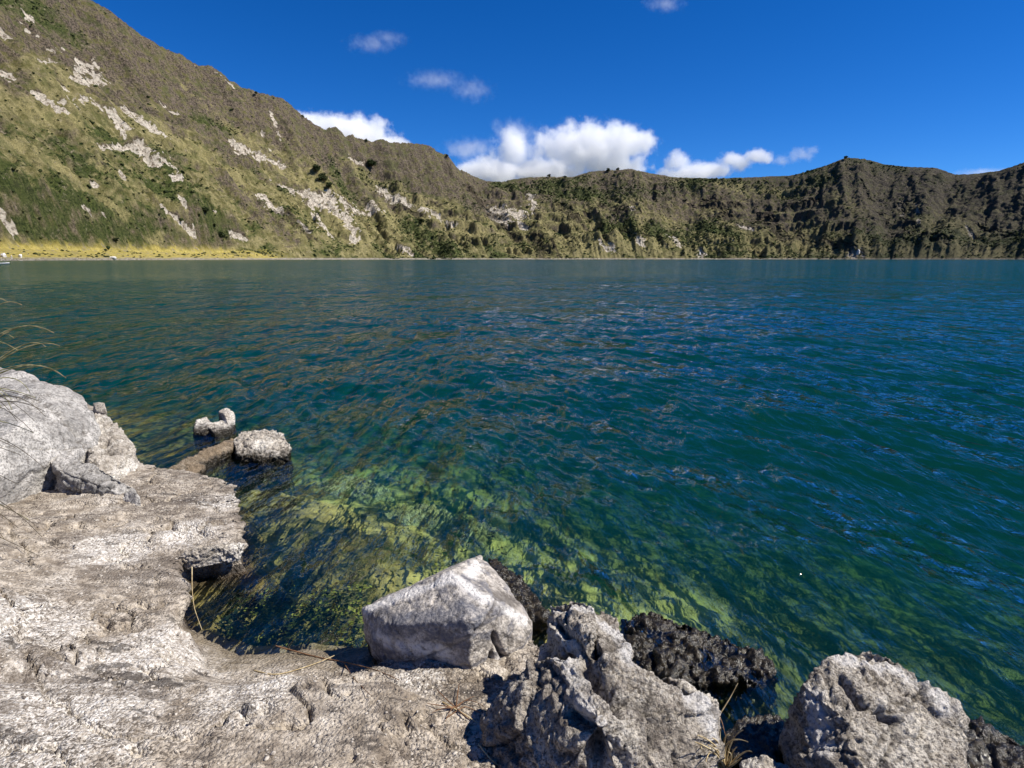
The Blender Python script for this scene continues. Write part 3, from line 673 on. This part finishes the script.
rock('stone', [drop([(742,762,.12),(765,756,.16),(790,764,.12),(800,800,.1),(750,800,.1)], -.3)],
  TAN, 'small white-topped stone at the bottom edge between the two grey boulders', 'rock', .008, (.02, .02, .01), 8., .01, seed=8)
rock('stone', [drop([(722,735,.05),(745,715,.07),(780,712,.06),(800,740,.05),(780,760,.05),(735,760,.05)], -.3)],
  WET, 'dark wet stone in the gap between the two grey boulders', 'rock', .009, (.02, .03, .012), 8., .01, seed=9)
rock('boulder', [drop([(-160,400,.8),(-60,372,.95),(0,366,1.0),(20,371,.98),(36,386,.92),(62,388,.86),(80,396,.78),(90,412,.66),(98,432,.50),(94,447,.42),(70,456,.44),(30,468,.46),(-20,480,.5),(-120,500,.55),(-180,470,.6),(20,425,.80)], -.1)],
  SMOOTH, 'big smooth light grey boulder at the left edge under the hanging grass', 'boulder', .018, (.05, .016, .004), 2.0, .004, seed=10, ridge=.02, crack=(9, .03))
rock('boulder', [drop([(86,414,.52),(105,413,.56),(122,427,.50),(136,447,.38),(139,466,.22),(128,484,.16),(105,482,.26),(88,460,.40)], -.2)],
  TAN, 'pitted buff boulder with a dark hole, between the smooth boulder and the water', 'boulder', .012, (.05, .03, .008), 4., .02, crack=(8, .03), grooves=
  [(103,436,110,446,.05,.11),(124,458,125,461,.035,.07),(92,458,112,476,.02,.05)], seed=11, ridge=.02)
rock('boulder', [drop([(48,460,.46),(62,452,.50),(92,462,.46),(122,478,.36),(134,488,.28),(128,500,.22),(100,485,.34),(60,472,.42)], .05)],
  SMOOTH, 'long low grey stone ridge below the smooth boulder', 'rock', .010, (.03, .012, .004), 4., .006, crack=(6, .02), grooves=[(60,468,104,486,.02,.04)], seed=12, ridge=.014)
rock('stone', [drop([(124,492,.28),(132,489,.31),(139,495,.28),(141,503,.22),(133,506,.2),(125,501,.22)], .1)],
  SMOOTH, 'small rounded grey stone at the tip of the low ridge', 'rock', .007, (.015, .006, .003), 6., 0, seed=13)
rock('stone', [drop([(232,440,.14),(240,431,.20),(262,428,.22),(282,432,.20),(290,442,.14),(288,456,.05),(262,460,.03),(238,455,.05)], -.5, 1.02)],
  TAN, 'white-topped round rock standing in the water beyond the shore', 'rock', .012, (.05, .05, .012), 5., .02, seed=14, ridge=.02)
rock('stone', [drop([(194,427,.04),(197,420,.11),(206,417,.11),(212,423,.09),(206,432,.04),(194,432,.04)], -.5),
   drop([(205,424,.10),(222,420,.12),(232,420,.12),(234,428,.05),(215,434,.04)], -.5),
   drop([(218,412,.14),(226,408,.18),(233,412,.17),(235,420,.12),(228,424,.1),(224,414,.2)], -.5)],
  TAN, 'smaller white hook-shaped rock farther out in the water', 'rock', .011, (.03, .025, .010), 6., .012, seed=15)
rock('rock_slab', [drop([(162,472,.10),(184,459,.14),(210,448,.15),(232,438,.13),(237,443,.10),(226,452,.07),(190,466,.08),(172,476,.06)], -.4)],
  BROWN, 'upper of two brown rock slabs reaching out to the white-topped rock', 'rock', .010, (.03, .035, .010), 6., .01, group='brown rock slabs at the water edge', seed=16)
rock('rock_slab', [drop([(168,482,.10),(185,468,.13),(198,462,.12),(206,466,.08),(190,478,.08)], -.4)],
  BROWN, 'lower and shorter of two brown rock slabs beside the ledge', 'rock', .010, (.025, .03, .010), 6., .01, group='brown rock slabs at the water edge', seed=17)
rock('stone', [drop([(93,402,.32),(104,402,.34),(106,409,.28),(96,412,.24)], -.2)],
  TAN, 'little buff stone behind the pitted boulder at the water edge', 'rock', .01, (.02, .015, .006), 6., 0, seed=18)
rock('stone', [drop([(178,557,.22),(185,549,.27),(205,547,.27),(228,541,.27),(246,543,.24),(240,550,.21),(212,553,.20),(188,560,.20)], .12, .85)],
  TAN, 'broken crust lip overhanging the dark hollow of the ledge', 'rock', .007, (.018, .014, .006), 7., .008, seed=19, ridge=.012)
# submerged stones
SUBL = [((305,545),.42,.24,'pale flat slab under water in the little cove',SUBM),((350,475),.60,.40,'algae-covered stone under water beyond the cove',SUBM),((410,500),.62,.36,'yellowish stone under water in the middle of the shallows',SUBM),
 ((320,500),.5,.24,'sunken mossy stone beside the pale flat slab',SUBM),((470,515),.75,.32,'lime-coated sunken stone above the pale angular boulder',SUBM),
 ((555,560),1.0,.26,'lime-green sunken stone behind the rugged boulder',SUBM)]
for k, ((a, b), dep, rr, lab, mt) in enumerate(SUBL):
    c = at(a, b, -dep*.6); g = np.random.default_rng(80+k); pts = []
    for j in range(9):
        t = j/9*6.28+g.uniform(-.3, .3); q = rr*g.uniform(.75, 1.15)
        pts += [(c[0]+q*math.cos(t)*1.5, c[1]+q*1.1*math.sin(t), -dep*1.0-g.uniform(0, .08)), (c[0]+q*.7*math.cos(t), c[1]+q*.55*math.sin(t), -dep*.80), (c[0]+q*1.2*math.cos(t), c[1]+q*1.1*math.sin(t), -dep-.5)]
    rock('sunken_stone', [pts], mt, lab, 'rock',   .016, (.09, .10, .012), 3.2, .03, group='stones under the water', seed=30+k, ridge=.03)

# loose grit on the shore: beyond counting
pe = [];
idx = np.where((d > .05) & (gp[:, 2] > .06) & (y > 1.4) & (y < 5.5) & (x > -3.5) & (x < .3))[0]
ppx, ppy = project(gp[idx]); idx = idx[(ppx > -30) & (ppx < 560) & (ppy < 800)]
pk = RNG.choice(idx, 5200)
iv2 = iv
for k, i in enumerate(pk):
    s_ = RNG.gamma(2.5, .0013)+.0015
    v = iv2*(1+RNG.normal(0, .16, (len(iv2), 1)))*np.array([1.3, 1, .45])*s_
    a = RNG.uniform(0, 6.28); v = v@np.array([[math.cos(a), -math.sin(a), 0], [math.sin(a), math.cos(a), 0], [0, 0, 1]])
    pe.append((v+gp[i]+[RNG.uniform(-.006, .006), RNG.uniform(-.006, .006), s_*.05], jf))
V, F = join(pe)
m = M('grit'); nv = m.vor(30); sp = m.n('ShaderNodeSeparateColor'); m.l(nv.outputs['Color'], sp.inputs[0])
link('gravel', mesh_np('gravel', V, F), m.pbr(m.mix(sp.outputs[0], (.09, .07, .055), (.52, .47, .40)), .9), kind='stuff')

# water weed in the cove
wd_ = []
g = np.random.default_rng(21)
for k in range(300):
    a, b = (g.uniform(225, 370), g.uniform(585, 648)) if k < 240 else (g.uniform(215, 520), g.uniform(480, 600))
    c = at(a, b, -.12); dd = poly_sdf(np.array([c[0]]), np.array([c[1]]), SHP)[0]
    if dd > -.04: continue
    top = -.05-g.uniform(0, .12); n = g.integers(5, 10)
    for j in range(n):
        t = g.uniform(0, 6.28); L = g.uniform(.02, .055); w_ = L*.26; dr = np.array([math.cos(t), math.sin(t), g.uniform(-.4, .3)]); sd_ = np.array([-math.sin(t), math.cos(t), 0])
        p0 = c+[g.normal(0, .02), g.normal(0, .02), 0]; p0[2] = top+g.normal(0, .02)
        wd_.append((np.array([p0, p0+dr*L*.5+sd_*w_, p0+dr*L, p0+dr*L*.5-sd_*w_]), np.array([[0, 1, 2, 3]])))
V, F = join(wd_)
m = M('weed'); link('vegetation', mesh_np('vegetation', V, F, False), m.pbr(m.mix(m.mp(m.noise(7, 3), .50, .62), (.010, .020, .005), (.17, .20, .035)), .5), kind='stuff')

# ------------------------------------------------------------------ grass, twigs, straw
def bez(p0, p1, p2, n=14):
    t = np.linspace(0, 1, n)[:, None]; return (1-t)**2*p0+2*t*(1-t)*p1+t*t*p2
def straw_mat(name, c1, c2):
    m = M(name); return m.pbr(m.mix(m.mp(m.noise(25, 3), .35, .65), c1, c2), .7)
STRAW = straw_mat('dry_straw', (.30, .22, .11), (.52, .42, .24)); TWIG = straw_mat('red_brown_twig', (.10, .05, .025), (.22, .12, .06)); GRN = straw_mat('grass_blade', (.12, .12, .05), (.34, .31, .16))
def tuft(name, root, blades, mat, label, rad=.0022):
    o = bpy.data.objects.new(name, None); COL.objects.link(o); o.location = root; o['label'] = label; o['category'] = 'grass'
    for k, (p1, p2) in enumerate(blades):
        P = bez(np.zeros(3), p1-root, p2-root, 16); v, f = tube(P, np.linspace(rad, rad*.35, 16), 4)
        link('blade', mesh_np('blade', v, f), mat, o)
    return o
# overhanging tuft at the left edge; rooted outside the frame on the bank
root = at(-150, 470, .75)
tips = [(54,333,1.25,-10,305),(44,330,1.22,0,312),(14,338,1.2,-20,320),(66,378,1.0,10,340),(60,374,1.02,-5,345),(22,305,1.3,-20,290),(8,302,1.35,-30,285),(46,347,1.15,20,330),(60,346,1.15,10,336),(30,392,1.0,0,352),(12,410,.95,-10,360)]
bl = []
for (tx, ty, tz, mx_, my_) in tips:
    e = root+(ray(tx, ty)*1.0)*0; 
    # points at chosen distances along the sight ray, about four metres away
    e = np.array([0, 0, CH])+ray(tx, ty)*4.3; c_ = np.array([0, 0, CH])+ray(mx_, my_-12)*4.3
    bl.append((c_, e))
g = np.random.default_rng(5)
for k in range(46):
    tx, ty = g.uniform(-60, 50), g.uniform(350, 560); dist = g.uniform(3.4, 4.2)
    e = np.array([0, 0, CH])+ray(tx, ty)*dist; c_ = np.array([0, 0, CH])+ray(tx-g.uniform(60, 110), ty-g.uniform(40, 110))*dist
    bl.append((c_, e))
tuft('grass_tuft', np.array([-4.3, 4.0, .75]), bl[:11]+bl[11:19], GRN, 'thin arching grass blades hanging in from the left edge over the smooth boulder', .0070)
DK = straw_mat('dark_stem', (.035, .028, .018), (.11, .085, .05))
tuft('grass_tuft', np.array([-3.9, 3.7, .7]), bl[19:], DK, 'dark drooping grass stems at the left edge in front of the stone ledge', .0055)
gsel = np.where((y > 1.2) & (y < 6) & (np.abs(x) < 4))[0]; gpu, gpv = project(gp[gsel])
def on_ground(a, b, off=.006):
    dd = np.hypot(gpu-a, gpv-b); c_ = np.where(dd < dd.min()+3)[0]
    return gp[gsel[c_[np.argmin(gp[gsel[c_], 1])]]]+[0, 0, off]
def stick(name, pts, mat, label, cat, r0=.004, group=None):
    P = np.array([at(*p) if len(p) == 3 else on_ground(*p) for p in pts]); n = 20
    t = np.linspace(0, len(P)-1, n); Q = np.stack([np.interp(t, np.arange(len(P)), P[:, i]) for i in range(3)], 1)
    for _ in range(3): Q[1:-1] = .5*Q[1:-1]+.25*(Q[:-2]+Q[2:])
    c = Q[0].copy(); v, f = tube(Q-c, np.linspace(r0, r0*.45, n), 6)
    kw = dict(label=label, category=cat)
    if group: kw['group'] = group
    o = link(name, mesh_np(name, v, f), mat, **kw); o.location = c
GT = 'twigs and stalks on the shore'
stick('twig', [(192,567,.30),(192,590,.20),(194,608,.12),(202,630,.06)], STRAW, 'upright pale stalk leaning in the dark hollow of the ledge', 'twig', .0035, GT)
stick('twig', [(276,646,.03),(305,654,.03),(325,657),(345,661),(380,668),(400,680)], TWIG, 'longest red-brown twig lying from the cove to the pale angular boulder', 'twig', .0045, GT)
stick('twig', [(254,668),(275,674),(310,663),(345,651,.05),(360,643,.08)], STRAW, 'curved straw stalk crossing the longest red-brown twig', 'twig', .0035, GT)
stick('twig', [(345,662),(352,676),(362,685),(373,694)], TWIG, 'short forked twig pointing down from the long red-brown twig', 'twig', .003, GT)
stick('twig', [(445,700),(465,712),(478,722)], STRAW, 'straw stalk under the right foot of the pale angular boulder', 'twig', .004, GT)
stick('twig', [(448,716),(465,704),(482,712)], TWIG, 'brown stalk crossed over straw by the pale angular boulder', 'twig', .003, GT)
stick('twig', [(478,742),(490,756),(500,766)], STRAW, 'straw stalk at the bottom edge left of the largest boulder', 'twig', .004, GT)
stick('twig', [(720,714,.14),(730,698,.20),(738,683,.26)], STRAW, 'straight straw standing between the boulders, uppermost', 'twig', .0035, GT)
stick('twig', [(716,708,.12),(722,722,.10),(726,738,.08)], TWIG, 'brown straw leaning down beside the cream knobbly stone', 'twig', .003, GT)
g = np.random.default_rng(9)
for (rt, lst, lab) in ((at(725, 770, .12), [(743,730,.36),(738,740,.34),(697,735,.40),(712,738,.36),(737,747,.32),(702,750,.38),(706,762,.36),(752,752,.28),(722,728,.3),(730,735,.34),(716,750,.34),(748,742,.3),(708,745,.4),(728,752,.34),(741,758,.3),(695,742,.42)], 'clump of dry straw in the gap between the largest and the lower right boulder'),
                       (on_ground(456, 706), [(428,704),(440,690),(462,684),(476,696),(446,722),(470,718),(434,714),(484,706)], 'tangle of dry brown grass at the foot of the pale angular boulder')):
    bl = []
    for q in lst:
        e = at(*q) if len(q) == 3 else on_ground(*q, .012); c_ = (rt+e)/2+[g.normal(0, .03), g.normal(0, .03), .06 if len(q) == 3 else .022]; bl.append((c_, e))
    tuft('dry_grass', rt, bl, STRAW if 'gap' in lab else TWIG, lab, .0052 if 'gap' in lab else .0036)

# ------------------------------------------------------------------ white canoe and shore stones far left
def canoe():
    p = at(-2, 264.2, .0); L = 9.5; n = 22; V = []
    for i in range(n):
        t = i/(n-1)*2-1; w_ = .55*(1-t*t)**.6+.01; sh = .25*t**4
        for (a, b) in ((-1, .55), (-.8, .15), (0, -.1), (.8, .15), (1, .55), (.85, .5), (.6, .12), (0, .02), (-.6, .12), (-.85, .5)):
            V.append((t*L/2, a*w_, b+sh))
    k = 10; F = [[i*k+j, i*k+(j+1) % k, (i+1)*k+(j+1) % k, (i+1)*k+j] for i in range(n-1) for j in range(k)]
    m = M('white_hull'); HM = m.pbr((.8, .8, .78), .4)
    o = bpy.data.objects.new('canoe', None); COL.objects.link(o); o.location = p; o['label'] = 'tiny white boat on the far water at the left edge'; o['category'] = 'boat'
    link('hull', mesh_np('hull', np.array(V), np.array(F)), HM, o)
    m = M('thwart_wood'); TW = m.pbr((.35, .25, .15), .6)
    for tx in (-2, 1.8):
        v = np.array([(tx+a, b*.5, .42+c) for a in (-.15, .15) for b in (-1, 1) for c in (0, .05)])
        link('seat', mesh_np('seat', v, np.array([[0, 1, 3, 2], [4, 6, 7, 5], [0, 4, 5, 1], [2, 3, 7, 6], [0, 2, 6, 4], [1, 5, 7, 3]]), False), TW, o)
canoe()
m = M('white_shore_rock'); WSR = m.pbr(m.mix(m.mp(m.noise(.4, 5, .7), .35, .6), (.35, .3, .25), (.78, .76, .72)), .9, m.bump(m.noise(.5, 6), .8, 1.))
for k, (a, b, wpx, hpx, lab) in enumerate([(3,257,6,7,'larger white rock on the far shore at the left edge'),(20,257,4,6,'white block on the far shore beside the yellow grass'),(12,259,2,4,'small white rock between two larger ones on the far left shore'),
    (113,259,8,2.5,'flat pale rock on the shore below the yellow grass'),(858,254,4,9,'pale rock stack at the foot of the far wall, right of centre'),(700,255,2.5,5,'small pale rock at the foot of the far wall')]):
    p = pick(a, b); u = p[1]/FPX; g = np.random.default_rng(60+k); pts = []
    for j in range(16):
        v = g.normal(size=3); v /= np.linalg.norm(v); pts.append((p[0]+v[0]*wpx*u*.5, p[1]+v[1]*wpx*u*.5, p[2]+(v[2]*hpx*u*.6 if v[2] > 0 else v[2]*4)))
    rock('shore_rock', [pts], WSR, lab, 'rock', max(.25, wpx*u/14), (wpx*u*.15, wpx*u*.12, 0), 1.2/(wpx*u), 0, group='pale rocks on the far shore', seed=60+k)

# ------------------------------------------------------------------ clouds
def cloud(label, blobs, dist, dens, soft=.5, fine=.0055):
    c0 = np.array([0, 0, CH])+ray(*np.mean([b[:2] for b in blobs], axis=0))*dist
    u = dist/FPX; prts = []
    m = M('cloud_vapour')
    P = m.pos()
    wn = m.n('ShaderNodeTexNoise'); m.l(P, wn.inputs['Vector']); wn.inputs['Scale'].default_value = fine*.6; wn.inputs['Detail'].default_value = 3
    fld = None; pts = []
    for (a, b, rx, ry) in blobs:
        c = np.array([0, 0, CH])+ray(a, b)*dist
        q = m.n('ShaderNodeMapping'); q.vector_type = 'POINT'; m.l(P, q.inputs[0])
        sx, sy, sz = 1/(rx*u), 1/(max(ry, rx*.6)*u), 1/(ry*u)
        q.inputs['Location'].default_value = (-c[0]*sx, -c[1]*sy, -c[2]*sz); q.inputs['Scale'].default_value = (sx, sy, sz)
        ln = m.n('ShaderNodeVectorMath', operation='LENGTH'); m.l(q.outputs[0], ln.inputs[0])
        v = m.math('SUBTRACT', 1., ln.outputs['Value'])
        fld = v if fld is None else m.math('MAXIMUM', fld, v)
        pts.append((c, rx*u*1.35, max(ry, rx*.6)*u*1.35, ry*u*1.45))
    nz_ = m.noise(fine, 9, .66)
    f2 = m.math('ADD', fld, m.math('MULTIPLY', m.math('SUBTRACT', nz_, .50), 2.7))
    dn = m.math('MULTIPLY', m.mp(f2, -.05, soft), dens)
    dn = m.math('MULTIPLY', dn, m.mp(fld, -.42, -.15))
    pv = m.n('ShaderNodeVolumeScatter'); pv.inputs['Color'].default_value = (1, 1, 1, 1); pv.inputs['Anisotropy'].default_value = .1; m.l(dn, pv.inputs['Density'])
    m.l(pv.outputs[0], m.out.inputs[1])
    lo_ = np.min([[c[0]-a, c[1]-b, c[2]-e] for c, a, b, e in pts], axis=0); hi = np.max([[c[0]+a, c[1]+b, c[2]+e] for c, a, b, e in pts], axis=0)
    cc = (lo_+hi)/2; hf = (hi-lo_)/2
    bm = bmesh.new(); bmesh.ops.create_cube(bm, size=2)
    for v in bm.verts: v.co = Vector([v.co[i]*hf[i] for i in range(3)])
    me = bpy.data.meshes.new('cloud'); bm.to_mesh(me); bm.free()
    o = link('cloud', me, m.m, label=label, category='cloud', kind='stuff'); o.location = cc
D = 6500
cloud('long white cloud behind the left ridge', [(310,124,26,12),(345,134,50,17),(385,146,30,9)], D, .013)
cloud('biggest white cumulus above the middle of the rim', [(512,150,20,20),(490,172,46,15),(545,172,50,14),(575,148,38,26),(605,148,44,24),(636,140,28,9),(612,165,36,13)], D, .010)
cloud('ragged cloud right of the biggest one', [(676,162,14,11),(690,174,30,9),(712,169,26,9),(735,162,24,9),(755,157,18,8)], D, .010)
cloud('thin torn veil over the left shoulder of the biggest cloud', [(515,135,26,16),(470,150,30,12),(535,155,30,20)], D, .0035, 1.2, .009)
cloud('small broken puff at the right end of the clouds', [(782,161,12,6),(800,155,15,8),(812,150,9,5)], D, .0045, 1.0, .012)
cloud('faint high wisp above the left ridge', [(372,44,26,9),(388,38,22,7)], D, .0028, 1.6, .012)
cloud('faint high wisp in the middle of the sky', [(436,80,34,9),(472,90,24,12)], D, .0028, 1.6, .012)
cloud('faint wisp at the top edge of the sky', [(665,4,22,7)], D, .003, 1.4, .012)
cloud('pale low streak of cloud behind the right rim', [(985,173,34,5)], D, .0022, 1.0, .012)

# ------------------------------------------------------------------ render settings
S.view_settings.view_transform = 'Standard'; S.view_settings.look = 'None'; S.view_settings.exposure = 0.52; S.view_settings.gamma = 1
c = S.cycles; c.use_denoising = True
try: c.denoiser = 'OPENIMAGEDENOISE'
except Exception: pass
c.volume_bounces = 14; c.max_bounces = 16; c.diffuse_bounces = 3; c.glossy_bounces = 3; c.transparent_max_bounces = 24
c.volume_step_rate = .35; c.volume_max_steps = 128; c.caustics_reflective = False; c.caustics_refractive = False
c.sample_clamp_indirect = 4
